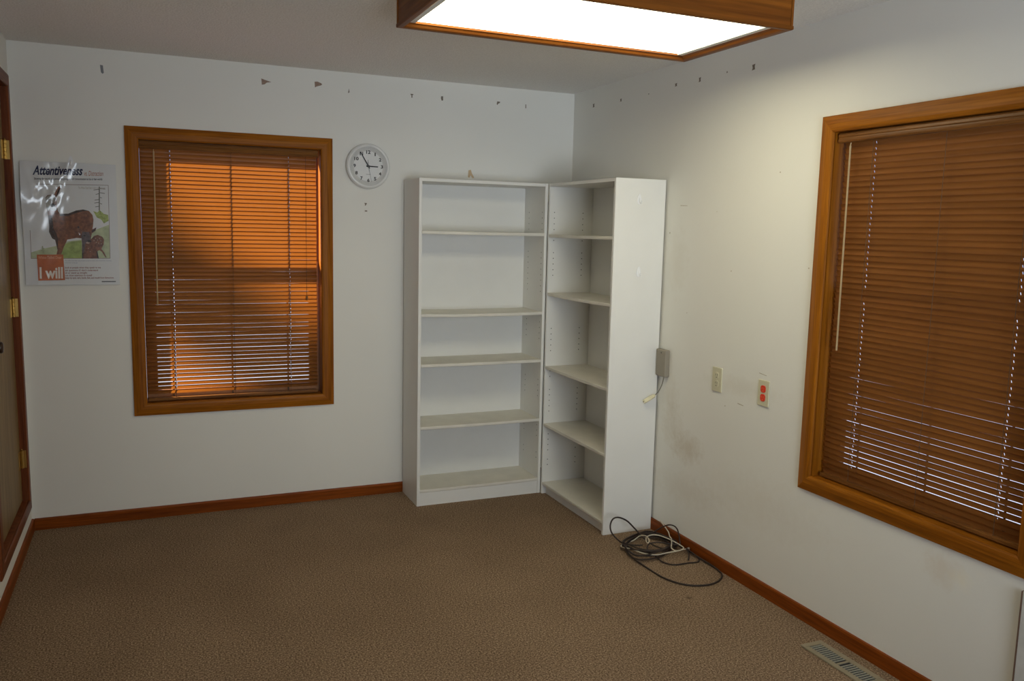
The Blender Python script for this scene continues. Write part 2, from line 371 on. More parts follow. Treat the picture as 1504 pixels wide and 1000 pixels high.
# ------------------------------------------------------------------ blinds
def blind(label, h0, h1, ztop, zbot, P, ax, tilt, pitch, ladders, wand, lift, jit, opening):
    """P(h, d, z): h along the window, d depth into the recess from the wall face"""
    root = tag(empty('venetian_blind', P((h0 + h1) / 2, .035, zbot)), label, 'window blind', 'wooden venetian blinds')
    def pb(h_0, h_1, d0, d1, v0, v1, bev=.002):
        bm = bmesh.new(); p, q = P(h_0, d0, v0), P(h_1, d1, v1)
        box(bm, [min(p[i], q[i]) for i in range(3)], [max(p[i], q[i]) for i in range(3)], bev, 2); return bm
    # moulded valance in front of the head rail
    bm = bmesh.new()
    pr = [(.004, -.004), (.001, -.010), (.000, -.019), (.003, -.023), (.002, -.028), (.000, -.034), (.002, -.040), (.006, -.043), (.010, -.043), (.010, -.004)]
    prism(bm, [P(h0, d + .004, ztop + z) for d, z in pr], P(h1, 0, 0) - P(h0, 0, 0)); obj('valance', bm, RAIL[ax], root)
    obj('head_rail', pb(h0 + .004, h1 - .004, .018, .056, ztop - .032, ztop - .003), RAIL[ax], root)
    # slats, each crowned and tilted, with slots where the lift cords pass
    bm = bmesh.new(); wd = .0262; n = int((ztop - .034 - zbot - .024) / pitch)
    hs = [h0 + .003]
    for l in sorted((ladders[0], ladders[-1])): hs += [l - .0011, l + .0011]
    hs.append(h1 - .006)
    vv = [-.5, -.3, -.16, .16, .3, .5]; dc = .037
    for i in range(n):
        zc = ztop - .040 - i * pitch - pitch * .5; th = tilt - opening * min(1, max(0, (1.13 - zc) / .42)) + random.uniform(-jit, jit); sx = random.uniform(-.0015, .0015)
        grid = []
        for h in hs:
            row = []
            for q in vv:
                cr = .0032 * (1 - (2 * q) ** 2)
                d = dc + q * wd * math.cos(th) + cr * math.sin(th); z = zc - q * wd * math.sin(th) + cr * math.cos(th)
                row.append(bm.verts.new(P(h + sx, d, z + .0006 * math.sin(h * 7 + i * 2.3))))
            grid.append(row)
        for a in range(len(hs) - 1):
            for k in range(len(vv) - 1):
                if a % 2 == 1 and k == 2: continue
                bm.faces.new((grid[a][k], grid[a + 1][k], grid[a + 1][k + 1], grid[a][k + 1]))
    obj('slats', bm, SLAT[ax], root, True)
    zl = ztop - .040 - n * pitch
    obj('bottom_rail', pb(h0 + .005, h1 - .005, .024, .050, zbot + .003, zbot + .019, .003), RAIL[ax], root)
    for l in ladders:
        bm = bmesh.new()
        tube(bm, [P(l - .003, .0215, ztop - .04), P(l - .003, .0215, zbot + .02)], .0009, 6); p, q = P(l - .019, .0515, zbot + .02), P(l - .0105, .0523, ztop - .04)
        box(bm, [min(p[i], q[i]) for i in range(3)], [max(p[i], q[i]) for i in range(3)])  # rear strip added to block sun from passing the cord slots
        obj('ladder_cord_sun_strip', bm, M_lcord, root)
        bm = bmesh.new(); lathe(bm, [(.004, 0), (.004, .002), (0, .003)], P(l, .024, zbot + .011), P(0, -1, 0) - P(0, 0, 0), 10); obj('rail_button', bm, RAIL[ax], root)
    bm = bmesh.new(); tube(bm, [P(wand[0], .012, ztop - .045), P(wand[0], .010, ztop - .056)], .0018, 6)
    tube(bm, [P(wand[0], .010, ztop - .056), P(wand[0] + wand[2], .009, wand[1])], .0038, 6); obj('tilt_wand', bm, M_beige, root)
    if lift:
        bm = bmesh.new(); tube(bm, [P(lift[0], .012, ztop - .040), P(lift[0], .011, lift[1])], .0011, 6); lc = obj('lift_cord', bm, M_cordm, root)
        bm = bmesh.new(); lathe(bm, [(.002, .012), (.006, 0), (.0065, -.012), (.005, -.018)], P(lift[0], .011, lift[1]), (0, 0, 1), 12); obj('cord_tassel', bm, RAIL[ax], lc)
    reb(root, 0)
blind('stained wooden venetian blind glowing orange in the window between poster and clock', W1[0] + .003, W1[1] - .016, W1[3] - .002, W1[2] + .003,
      lambda h, d, z: Vector((h, d, z)), 'x', R(63), .0220, [-2.351, -2.045, -1.742], (-2.43, 1.155, -.004), (-1.655, 1.19), R(1.2), R(6))
blind('brown wooden venetian blind in the right wall window, cut off by the frame', W2[0] + .010, W2[1] - .012, W2[3] - .002, W2[2] + .003,
      lambda h, d, z: Vector((d, h, z)), 'y', R(69), .0216, [-2.390, -2.705, -3.013], (-2.292, 1.150, -.006), None, R(1.1), R(4.5))

# ------------------------------------------------------------------ ceiling light
LX0, LX1, LY0, LY1, LZ = -1.622, -.371, -2.372, -1.716, 2.310
root = tag(empty('ceiling_light', ((LX0 + LX1) / 2, (LY0 + LY1) / 2, LZ)), 'boxy oak-framed fluorescent light glowing white on the ceiling', 'ceiling light')
bt = .020
def ring_boards(name, x0, x1, y0, y1, prof, mats):
    """mitred boards: profile of (inset, z)"""
    cs = [(x0, y0), (x1, y0), (x1, y1), (x0, y1)]
    def cn(i, d): return cs[i][0] + (d if i in (0, 3) else -d), cs[i][1] + (d if i in (0, 1) else -d)
    for i in range(4):
        j = (i + 1) % 4; bm = bmesh.new()
        A = [bm.verts.new((*cn(i, d), z)) for d, z in prof]; Bv = [bm.verts.new((*cn(j, d), z)) for d, z in prof]; n = len(prof)
        for k in range(n): bm.faces.new((A[k], A[(k + 1) % n], Bv[(k + 1) % n], Bv[k]))
        bm.faces.new(A); bm.faces.new(Bv[::-1]); obj(name, bm, mats['x' if i in (0, 2) else 'y'], root)
ring_boards('side_board', LX0 + .004, LX1 - .004, LY0 + .004, LY1 - .004, [(0, LZ + .012), (0, H), (bt, H), (bt, LZ + .012)], FIX)
ring_boards('bottom_molding', LX0, LX1, LY0, LY1, [(0, LZ + .002), (0, LZ + .013), (.036, LZ + .022), (.038, LZ + .015), (.030, LZ + .012), (.026, LZ + .004), (.020, LZ + .001), (.012, LZ), (.003, LZ)], FIX)
for cx_ in (LX0, LX1):
    for cy_ in (LY0, LY1):
        bm = bmesh.new(); box(bm, (cx_ - (-.001 if cx_ == LX0 else .012), cy_ + (.0015 if cy_ == LY0 else -.0125), LZ + .013), (cx_ + (.012 if cx_ == LX0 else -.001), cy_ + (.0125 if cy_ == LY0 else -.0015), H - .001), .001)
        obj('corner_trim', bm, FIX['z'], root)
for (x0, x1, y0, y1) in ((LX1 - .062, LX1 - .0385, LY0 + .037, LY1 - .037), (LX0 + .0385, LX0 + .062, LY0 + .037, LY1 - .037)): tag(obj('diffuser_stop', B((x0, y0, LZ + .0165), (x1, y1, LZ + .023), .001), M_stop, root), 'pale metal strip holding the diffuser')
tag(obj('diffuser', B((LX0 + .034, LY0 + .034, LZ + .0235), (LX1 - .034, LY1 - .034, LZ + .0265)), M_lens, root), 'bright white plastic diffuser'); reb(root, 0)

# ------------------------------------------------------------------ bookcases (local: x along the width, open towards -y)
def bookcase(label, loc, rz, w, d, h, shelves, wear, kick_in, holes, back_gap):
    root = tag(empty('bookcase', loc, rz), label, 'bookcase', 'white bookcases in the corner')
    t = .018
    sides = []
    for x0 in (0, w - t): sides.append(obj('side_panel', B((x0, -d, 0), (x0 + t, 0, h), .0012), M_white, root))
    obj('top_panel', B((t, -d + .001, h - t), (w - t, -.001, h - .001), .001), M_white, root)
    obj('back_panel', B((t + back_gap, -.012, .05), (w - t - .001, -.008, h - t - .001)), M_white, root)
    for i, z in enumerate(shelves):
        bm = bmesh.new(); n = 12; sag = .004 if i == 1 else .0015
        xs = [t + .001 + (w - 2 * t - .002) * k / n for k in range(n + 1)]
        pr = [(-d + .0015, -.0165), (-d + .0005, -.014), (-d + .0005, -.003), (-d + .002, -.0005), (-.014, 0), (-.014, -.018), (-d + .003, -.018)]
        rows = []
        for k, x in enumerate(xs):
            s = -sag * (1 - (2 * k / n - 1) ** 2)
            rows.append([bm.verts.new((x, y, z + q + s)) for y, q in pr])
        for a, b2 in zip(rows, rows[1:]):
            for k in range(len(pr)): bm.faces.new((a[k], a[(k + 1) % len(pr)], b2[(k + 1) % len(pr)], b2[k]))
        bm.faces.new(rows[0]); bm.faces.new(rows[-1][::-1])
        obj('shelf', bm, M_shelf if wear else M_white, root)
    obj('toe_kick', B((t + .001, -d + kick_in, 0), (w - t - .001, -d + kick_in + .016, shelves[-1] - .0185)), M_white, root)
    for side, dirn, zs in holes:
        bm = bmesh.new(); x = t if side == 0 else w - t
        for z in zs:
            for y in (-d + .033, -.075): lathe(bm, [(.0030, 0), (.0028, .0007)], (x - .0003 * dirn, y, z), (dirn, 0, 0), 10)
        obj('pin_holes', bm, M_hole, sides[side])
    return root
def zrow(*pairs):
    o = []
    for z, n in pairs: o += [z - k * .0333 for k in range(n)]
    return o
zA = zrow((1.70, 4), (1.465, 5), (1.30, 3), (1.05, 4), (.70, 4), (.42, 3), (.25, 2))
zB = zrow((1.70, 4), (1.537, 1), (1.465, 5), (1.015, 5), (.758, 2), (.645, 5), (.371, 4), (.213, 2))
bookcase('white empty bookcase against the back wall, open front facing the room', (-1.097, -.0135, 0), 0, .7845, .295, 1.8652,
         [1.578, 1.114, .8275, .466, .0957], True, .004, [(1, -1, zA)], 0)
bookcase('white empty bookcase against the right wall, its plain side panel facing the camera', (-.0125, -.3090, 0), -math.pi / 2, .7725, .297, 1.8654,
         [1.5724, 1.2297, .7893, .4395, .0739], True, .026, [(0, 1, zB)], .004)

# ------------------------------------------------------------------ clear adhesive hooks
def hook(label, c, nrm, s=1.0):
    """pear-shaped plate with a curled hook, standing off a surface whose outward normal is nrm"""
    c, nrm = Vector(c), Vector(nrm); sd = nrm.cross(Vector((0, 0, 1))).normalized(); up = Vector((0, 0, 1))
    root = tag(empty('adhesive_hook', c), label, 'hook', 'clear adhesive hooks')
    bm = bmesh.new(); o = []
    for k in range(24):
        a = 2 * math.pi * k / 24; r = .016 - .005 * math.sin(a)
        o.append(c + nrm * .0005 + sd * (r * .75 * math.cos(a)) + up * (.027 * math.sin(a)) * s)
    prism(bm, o, nrm * .003); obj('base_plate', bm, M_hookw, root)
    bm = bmesh.new()
    tube(bm, spline([c + nrm * .004 + up * .006, c + nrm * .007 - up * .006, c + nrm * .012 - up * .017, c + nrm * .020 - up * .018, c + nrm * .023 - up * .008], 6), .0028, 8)
    obj('hook_arm', bm, M_hookw, root); reb(root, 0)
M_hookw = simple('clear_white_plastic', (.93, .93, .94), .12, var=.01, coat=.8)
M_strip = simple('adhesive_strip', (.70, .68, .62), .5)
yb = -.3090 - .7725
hook('upper clear hook on the side panel of the right-hand bookcase', (-.171, yb, 1.762), (0, -1, 0))
hook('lower clear hook on the side panel of the right-hand bookcase', (-.158, yb, 1.395), (0, -1, 0))
hook('small clear hook on the back wall at the top of the poster', (-2.812, 0, 1.882), (0, -1, 0))

# ------------------------------------------------------------------ wall clock (face towards -y)
CX, CZ, CR = -1.3098, 1.932, .1265
root = tag(empty('wall_clock', (CX, 0, CZ)), 'round white wall clock with black numerals between window and bookcase', 'clock')
bm = bmesh.new(); lathe(bm, [(CR - .012, .0005), (CR - .002, .006), (CR, .016), (CR - .002, .026), (CR - .008, .032), (CR - .015, .034), (CR - .020, .031), (CR - .021, .022), (.02, .020), (0, .020)], (CX, 0, CZ), (0, -1, 0), 72)
obj('case', bm, M_clock, root, True)
bm = bmesh.new(); lathe(bm, [(CR - .0215, 0), (CR - .0215, .001), (0, .001)], (CX, -.0205, CZ), (0, -1, 0), 64); obj('dial', bm, M_face, root)
fy = -.0222
def cp(x, z, y=fy): return Vector((CX + x, y, CZ + z))
bm = bmesh.new(); rn = .0785
for k in range(1, 13):
    a = R(30 * k); h = .0195; w_ = .0115 if k in (1,) else .0135
    if k >= 10: w_ = .0245 if k != 11 else .019
    if k == 1: w_ = .0065
    x, z = rn * math.sin(a), rn * math.cos(a)
    text_bm(bm, str(k), x - w_ / 2, x + w_ / 2, z - h / 2, z + h / 2, cp, bold=.03)
obj('numerals', bm, M_ink, root)
bm = bmesh.new()
for k in range(60):
    a = R(6 * k); l, wd = (.004, .0011) if k % 5 == 0 else (.002, .0007)
    d = Vector((math.sin(a), 0, math.cos(a))); s = Vector((math.cos(a), 0, -math.sin(a))); c0 = Vector((CX, fy, CZ))
    vs = [c0 + d * .098 + s * wd / 2, c0 + d * (.098 - l) + s * wd / 2, c0 + d * (.098 - l) - s * wd / 2, c0 + d * .098 - s * wd / 2]
    bm.faces.new([bm.verts.new(v) for v in vs])
obj('minute_marks', bm, M_greyink, root)
bm = bmesh.new(); box(bm, (CX - .013, fy - .0002, CZ - .0465), (CX + .013, fy, CZ - .0445)); obj('dial_print', bm, M_greyink, root)
def hand(name, deg, length, tail, wd, y, m):
    a = R(deg); d = Vector((math.sin(a), 0, math.cos(a))); s = Vector((math.cos(a), 0, -math.sin(a))); c0 = Vector((CX, y, CZ))
    bm = bmesh.new(); prism(bm, [c0 - d * tail - s * wd / 2, c0 - d * tail + s * wd / 2, c0 + d * length + s * wd * .38, c0 + d * length - s * wd * .38], (0, -.0008, 0))
    lathe(bm, [(wd * .9, -.0002), (wd * .9, .0012)], c0, (0, -1, 0), 20); obj(name, bm, m, root)
hand('alarm_hand', -3, .036, 0, .0026, fy - .0006, M_greyink)
hand('hour_hand', 91.5, .055, .012, .0075, fy - .0030, M_ink)
hand('minute_hand', 329.5, .090, .014, .006, fy - .0032, M_ink)
hand('second_hand', 168.5, .090, .022, .0014, fy - .0046, M_greyink)
bm = bmesh.new(); lathe(bm, [(CR - .0205, 0), (CR - .0205, .001), (0, .001)], (CX, -.0295, CZ), (0, -1, 0), 48); obj('glass_cover', bm, M_cover, root)
reb(root, 0)

# ------------------------------------------------------------------ poster
PX0, PX1, PZ0, PZ1 = -3.0335, -2.610, 1.267, 1.875
def sheet_y(x, z):
    s = (x - PX0) / (PX1 - PX0); t = (PZ1 - z) / (PZ1 - PZ0)
    y = .006 + .0035 * math.sin(2.6 * s + 1.2) + .010 * max(0, t - .75) ** 1.3 + .012 * max(0, .35 - s) ** 1.6
    g = math.exp(-((s - .27) / .24) ** 2 - ((t - .18) / .16) ** 2)
    y += g * (.0022 * math.sin(38 * t + 9 * s) + .0012 * math.sin(60 * s - 22 * t)) + .0012 * math.exp(-((s - .12) / .16) ** 2) * math.sin(26 * t)
    y += .026 * max(0, 1 - s / .44) ** 1.15 * math.exp(-((t - .27) / .24) ** 2)
    dl = (s - .50) + (t - 0) * .62
    if t < .36: y += .0075 * math.exp(-(dl / .045) ** 2) * (1 - t / .36)
    y += .0014 * math.exp(-((s - .30) / .14) ** 2 - ((t - .27) / .10) ** 2) * math.sin(70 * s + 46 * t) + .0010 * math.exp(-((s - .16) / .13) ** 2) * math.sin(17 * t + 30 * s)
    y += .0045 * math.exp(-((s - .50) / .05) ** 2 - (t / .08) ** 2)
    return -max(y, .0015)
def px(u, v):       # print layout measured on the sheet, in picture units of the sheet itself
    ul = 34 + 3 * (v - 237) / 181; ur = 170 + 6 * (v - 242) / 176; s = (u - ul) / (ur - ul)
    vt = 237 + 5 * s; t = (v - vt) / (418 - vt)
    return PX0 + s * (PX1 - PX0), PZ1 - t * (PZ1 - PZ0)
def c8(a, b2): return px(20 + a / 4.765, 220 + b2 / 4.765)
def c4(a, b2): return px(60 + a / 8.7, 270 + b2 / 8.7)
poster = obj('poster', bmesh.new(), simple('glossy_poster_paper', (.72, .73, .74), .2, var=.01, coat=1.0))
bm = bmesh.new(); nx, nz = 70, 100; g = [[None] * (nz + 1) for _ in range(nx + 1)]
for i in range(nx + 1):
    for k in range(nz + 1):
        x = PX0 + (PX1 - PX0) * i / nx; z = PZ0 + (PZ1 - PZ0) * k / nz; g[i][k] = bm.verts.new((x, sheet_y(x, z), z))
for i in range(nx):
    for k in range(nz): bm.faces.new((g[i][k], g[i + 1][k], g[i + 1][k + 1], g[i][k + 1]))
bm.to_mesh(poster.data); bm.free()
for p in poster.data.polygons: p.use_smooth = True
tag(poster, 'glossy white poster of a deer and fawn taped to the back wall beside the door', 'poster')
def ink(name, col, var=.05, scale=60): return simple('print_' + name, col, .2, var=var, scale=scale, coat=.8)
def printed(name, polys, m, lift):
    bm = bmesh.new()
    for pts in polys:
        t = bmesh.new(); f = t.faces.new([t.verts.new((x, 0, z)) for x, z in pts])
        xs = [p[0] for p in pts]; zs = [p[1] for p in pts]
        for lo, hi, nrm in ((min(xs), max(xs), (1, 0, 0)), (min(zs), max(zs), (0, 0, 1))):
            n = int((hi - lo) / .008)
            for q in range(1, n + 1):
                co = Vector(nrm) * (lo + q * (hi - lo) / (n + 1))
                bmesh.ops.bisect_plane(t, geom=t.verts[:] + t.edges[:] + t.faces[:], plane_co=co, plane_no=nrm)
        bmesh.ops.triangulate(t, faces=t.faces[:])
        for v in t.verts: v.co.y = sheet_y(v.co.x, v.co.z) - lift
        merge(bm, t)
    o = obj(name, bm, m, poster, True)
    # print faces must look into the room
    for p in o.data.polygons:
        if p.normal.y > 0: p.flip()
    return o
def ell(c, rx, rz, f=c4, n=20): return [f(c[0] + rx * math.cos(2 * math.pi * k / n), c[1] + rz * math.sin(2 * math.pi * k / n)) for k in range(n)]
def line(f, p, q, w):
    d = Vector((q[0] - p[0], q[1] - p[1])).normalized(); s = Vector((-d.y, d.x)) * w / 2
    return [f(p[0] + s.x, p[1] + s.y), f(q[0] + s.x, q[1] + s.y), f(q[0] - s.x, q[1] - s.y), f(p[0] - s.x, p[1] - s.y)]
P_ = lambda f, pts: [f(*p) for p in pts]
printed('picture_ground', [P_(c8, [(122, 715), (200, 690), (300, 668), (360, 640), (470, 625), (560, 560), (668, 520), (672, 756), (122, 756)])], ink('pale_grass', (.47, .52, .32), .2, 30), .0002)
printed('picture_meadow', [P_(c8, [(345, 660), (400, 640), (470, 632), (472, 756), (330, 756), (310, 720)])], ink('grass', (.33, .42, .13), .25, 40), .0003)
printed('picture_tree', [line(c8, (600, 256), (598, 432), 7)] + [line(c8, (600 + s * 4, y), (600 + s * l, y + 5), 4) for s, y, l in ((-1, 275, 40), (1, 268, 42), (-1, 305, 26), (1, 298, 38), (-1, 345, 34), (-1, 365, 36), (1, 330, 16), (-1, 392, 30), (1, 372, 18))], ink('twig', (.11, .11, .09)), .0004)
printed('picture_bush', [P_(c8, [(555, 425), (585, 436), (600, 418), (630, 445), (660, 452), (664, 492), (630, 512), (612, 485), (580, 470)])], ink('bush', (.36, .43, .12), .35, 120), .00045)
printed('picture_sprout', [line(c8, (200, 670), (205, 720), 8), line(c8, (188, 700), (218, 704), 5), line(c8, (190, 684), (214, 688), 4)], ink('sprout', (.35, .38, .25)), .0004)
printed('picture_border', [line(c8, (175, 242), (663, 246), 3), line(c8, (663, 246), (672, 757), 3), line(c8, (120, 757), (672, 757), 3), line(c8, (121, 560), (122, 757), 3)], ink('border', (.20, .13, .12)), .0005)
deer = [(75, 175), (100, 145), (150, 138), (185, 130), (200, 95), (225, 50), (250, 26), (260, 55), (245, 105), (215, 165), (207, 250), (222, 340), (245, 380), (350, 375), (450, 335), (540, 322), (610, 340), (655, 390), (668, 450), (660, 540), (640, 640), (600, 690), (510, 690), (450, 685), (330, 706), (316, 740), (285, 800), (250, 897), (190, 897), (205, 840), (178, 712), (140, 690), (105, 610), (110, 540), (105, 450), (95, 370), (85, 300)]
printed('picture_doe', [P_(c4, deer)], ink('doe_brown', (.20, .070, .030), .4, 70), .0006)
printed('doe_chest', [P_(c4, [(100, 400), (150, 400), (160, 560), (200, 640), (215, 705), (205, 830), (178, 712), (140, 690), (105, 610), (110, 540)]), P_(c4, [(245, 380), (350, 375), (450, 335), (540, 322), (600, 338), (520, 350), (440, 372), (350, 402), (245, 410)])], ink('doe_shade', (.050, .026, .018), .4, 80), .0008)
printed('doe_face', [P_(c4, [(78, 180), (110, 150), (185, 138), (203, 190), (180, 235), (150, 250), (120, 300), (110, 345), (97, 345), (86, 300)]), ell((168, 318), 38, 28)], ink('doe_face', (.36, .36, .34), .2, 80), .0009)
printed('doe_nose', [ell((160, 272), 28, 22), ell((200, 192), 13, 10), P_(c4, [(232, 70), (252, 50), (244, 100), (216, 155), (212, 130)])], ink('doe_dark', (.03, .025, .025)), .0010)
fawn = [(635, 700), (670, 660), (720, 645), (780, 670), (803, 710), (795, 770), (765, 825), (802, 870), (832, 935), (818, 935), (770, 862), (740, 842), (700, 862), (728, 950), (515, 950), (513, 850), (518, 760), (510, 685), (462, 610), (455, 555), (478, 538), (522, 590), (560, 602), (628, 600), (650, 575), (705, 550), (692, 592), (645, 628), (632, 690)]
printed('picture_fawn', [P_(c4, fawn)], ink('fawn_brown', (.19, .075, .042), .5, 90), .0011)
printed('fawn_face', [P_(c4, [(508, 650), (525, 605), (610, 612), (632, 690), (600, 735), (560, 760), (545, 860), (516, 900), (518, 760)])], ink('fawn_grey', (.115, .085, .09), .3, 80), .0012)
printed('fawn_spots', [ell((c, d), 8, 6, n=8) for c, d in ((690, 690), (715, 712), (742, 690), (760, 722), (700, 742), (730, 752), (765, 760), (672, 720), (600, 820), (620, 860))] + [ell((592, 747), 24, 13)], ink('fawn_pale', (.40, .30, .24)), .0013)
printed('fawn_nose', [ell((612, 726), 24, 16), ell((550, 656), 15, 11), P_(c4, [(640, 600), (660, 585), (700, 556), (688, 590), (650, 615)]), ell((475, 548), 13, 11), P_(c4, [(700, 862), (712, 850), (732, 950), (715, 950)]), P_(c4, [(515, 870), (530, 880), (530, 950), (515, 950)])], ink('fawn_dark', (.035, .026, .026)), .0014)
printed('orange_block', [P_(c8, [(160, 730), (341, 730), (350, 910), (166, 913)])], ink('orange', (.50, .125, .035), .12, 40), .0016)
def words(name, rows, m, lift):
    bm = bmesh.new()
    for (txt, a0, a1, b_top, b_bot, sh, bo) in rows:
        def place(x, z): q = c8(x, -z); return Vector((q[0], sheet_y(*q) - lift, q[1]))
        text_bm(bm, txt, a0, a1, -b_bot, -b_top, place, sh, bo)
    o = obj(name, bm, m, poster)
    for p in o.data.polygons:
        if p.normal.y > 0: p.flip()
    return o
words('title_text', [('Attentiveness', 150, 487, 115, 180, .3, .03)], ink('navy', (.010, .014, .060)), .0012)
words('subtitle_text', [('vs. Distraction', 497, 628, 148, 182, .15, .0)], ink('rust', (.42, .13, .06)), .0012)
words('motto_text', [('Showing the worth of a person by giving my full concentration to his or her words', 160, 622, 197, 216, 0, .01)], ink('black', (.02, .02, .025)), .0012)
words('caption_text', [('The White-Tailed Deer is alert to every sound', 455, 640, 257, 278, 0, 0)], ink('tan', (.40, .36, .29)), .0012)
words('block_title_text', [('White-Tailed Deer', 170, 330, 740, 760, 0, .0)], ink('peach', (.80, .45, .28)), .0022)
words('pledge_text', [('I will', 176, 336, 818, 900, 0, .03)], ink('white', (.82, .74, .66)), .0022)
words('pledge_lines', [('look at people when they speak to me', 352, 604, 815, 832, 0, .01), ("ask questions if I don't understand", 352, 584, 834, 851, 0, .01), ('sit or stand up straight', 352, 506, 852, 869, 0, .01), ('not draw attention to myself', 352, 542, 870, 887, 0, .01),
      ('keep my eyes, ears, hands, feet, and mouth from distractions', 352, 698, 887, 905, 0, .01)], ink('dark_red', (.26, .06, .035)), .0012)
words('note_text', [('The white-tailed deer uses its keen senses to watch, listen and protect its young', 352, 680, 768, 780, 0, 0), ('wherever it may go', 352, 440, 783, 794, 0, 0)], ink('blue_grey', (.30, .32, .42)), .0012)
printed('footer_print', [line(c8, (610, 922), (712, 922), 8)], ink('footer', (.15, .15, .16), .4, 300), .0012)

# ------------------------------------------------------------------ outlets and the small grey box on the right wall
def plate(label, yc, zc, body_m, slot_m, facedef):
    root = tag(empty('outlet_plate', (0, yc, zc)), label, 'outlet', 'ivory outlet plates on the right wall')
    obj('cover_plate', B((-.0065, yc - .036, zc - .058), (-.0002, yc + .036, zc + .058), .003, 2), M_ivory, root)
    for dz in (.0195, -.0195):
        bm = bmesh.new(); o = []
        for k in range(32):
            a = 2 * math.pi * k / 32; o.append(Vector((-.0062, yc + max(-.0152, min(.0152, .0172 * math.cos(a))), zc + dz + max(-.0158, min(.0158, .0172 * math.sin(a))))))
        prism(bm, o, (-.0030, 0, 0)); r = obj('receptacle', bm, body_m, root)
        bm = bmesh.new()
        for dy, hh in ((.0062, .0045), (-.0062, .0036)): box(bm, (-.0096, yc + dy - .0011, zc + dz + .004 - hh), (-.0091, yc + dy + .0011, zc + dz + .004 + hh))
        lathe(bm, [(.0028, 0), (.0028, .0005)], (-.0091, yc, zc + dz - .0085), (-1, 0, 0), 12); obj('slot', bm, slot_m, r)
    bm = bmesh.new(); lathe(bm, [(.0032, 0), (.003, .001), (0, .0013)], (-.0064, yc, zc), (-1, 0, 0), 14); obj('screw', bm, M_ivory, root)
    reb(root, 0)
plate('ivory outlet plate with plain ivory sockets near the bookcase', -1.5755, .909, M_ivory, M_slot, 0)
plate('ivory outlet plate with two orange-red sockets nearer the right window', -1.9065, .9045, M_orange, M_redslot, 0)

root = tag(empty('phone_jack_box', (0, -1.133, .85)), 'small grey wall box with a dangling plug beside the bookcase side panel', 'phone jack')
obj('housing', B((-.030, -1.172, .850), (-.0004, -1.086, .992), .005, 3), M_grey, root)
bm = bmesh.new(); lathe(bm, [(.0035, 0), (.003, .001), (0, .0015)], (-.030, -1.133, .975), (-1, 0, 0), 12); obj('screw', bm, M_slot, root)
bm = bmesh.new(); cpts = spline([(-.018, -1.150, .852), (-.020, -1.149, .836), (-.026, -1.142, .800), (-.034, -1.128, .768), (-.043, -1.112, .746)], 8); tube(bm, cpts, .0028, 8); cord = obj('cord', bm, M_greycord, root, True)
bm = bmesh.new(); box(bm, (-.030, -.010, -.006), (.030, .010, .006), .002, 2); box(bm, (-.037, -.004, -.004), (-.029, .004, .004)); 
for y in (-.006, .006): box(bm, (.028, y - .0028, -.005), (.036, y + .0028, .005))
e_ = obj('plug', bm, M_conn, cord)
xd = Vector((-.058, .022, -.040)).normalized(); yd = Vector((0, -.55, -.6)); yd = (yd - xd * yd.dot(xd)).normalized(); zd = xd.cross(yd)
Mx = Matrix((xd, yd, zd)).transposed().to_4x4(); Mx.translation = Vector((-.043, -1.112, .746)) + xd * .034
e_.data.transform(Mx); reb(root, 0)

# ------------------------------------------------------------------ paint marks (surface marks of the walls)
def mark(parent, name, pts, plane, m, d=.0004):
    bm = bmesh.new(); n = plane(0, 0, d) - plane(0, 0, 0); prism(bm, [plane(h, z, .0001) for h, z in pts], n); obj(name, bm, m, parent)
mb = lambda pts, m, nm='torn_paint_mark': mark(wall_back, nm, pts, plane_back, m)
mb([(-2.663, 2.363), (-2.650, 2.361), (-2.647, 2.325), (-2.653, 2.320), (-2.660, 2.327)], M_greyink, 'putty_mark')
mb([(-1.886, 2.366), (-1.862, 2.359), (-1.834, 2.352), (-1.858, 2.347), (-1.868, 2.338), (-1.884, 2.334)], M_chip)
mb([(-1.604, 2.374), (-1.588, 2.376), (-1.568, 2.369), (-1.562, 2.363), (-1.570, 2.357), (-1.592, 2.350), (-1.602, 2.344)], M_chip)
mb([(-1.414, 2.354), (-1.411, 2.333), (-1.420, 2.329)], M_mark, 'putty_mark')
mb([(-1.058, 2.355), (-1.042, 2.354), (-1.042, 2.350), (-1.048, 2.347), (-1.046, 2.335), (-1.054, 2.333), (-1.053, 2.346), (-1.058, 2.349)], M_mark, 'putty_mark')
mb([(-.874, 2.356), (-.862, 2.357), (-.861, 2.334), (-.870, 2.331), (-.875, 2.344)], M_mark, 'putty_mark')
mb([(-.520, 2.355), (-.500, 2.354), (-.504, 2.346), (-.512, 2.343), (-.518, 2.334), (-.523, 2.338)], M_mark, 'putty_mark')
mb([(-.334, 2.352), (-.329, 2.352), (-.328, 2.329), (-.334, 2.329)], M_mark, 'putty_mark')
mb([(-1.328, 1.727), (-1.312, 1.726), (-1.315, 1.720), (-1.320, 1.712), (-1.325, 1.711), (-1.324, 1.720)], M_mark, 'putty_mark')
mb([(-1.325, 1.685), (-1.311, 1.685), (-1.311, 1.678), (-1.325, 1.678)], M_mark, 'putty_mark')
mrk = lambda pts, m, nm='putty_mark': mark(wall_right, nm, pts, plane_right, m)
def blot(y, z, w, h, sk=0.0): return [(y - w, z + h), (y + w, z + h * .8), (y + w * .6 + sk, z - h * .2), (y + w + sk, z - h), (y - w + sk, z - h * .8), (y - w * .7, z + h * .1)]
for (y, z, w, h) in ((-.2526, 2.340, .010, .011), (-.5695, 2.331, .008, .008), (-.858, 2.326, .004, .003), (-1.110, 2.337, .009, .008), (-1.3105, 2.3325, .008, .011), (-1.519, 2.335, .004, .004), (-1.7056, 2.327, .010, .013)):
    mrk(blot(y, z, w, h), M_mark)
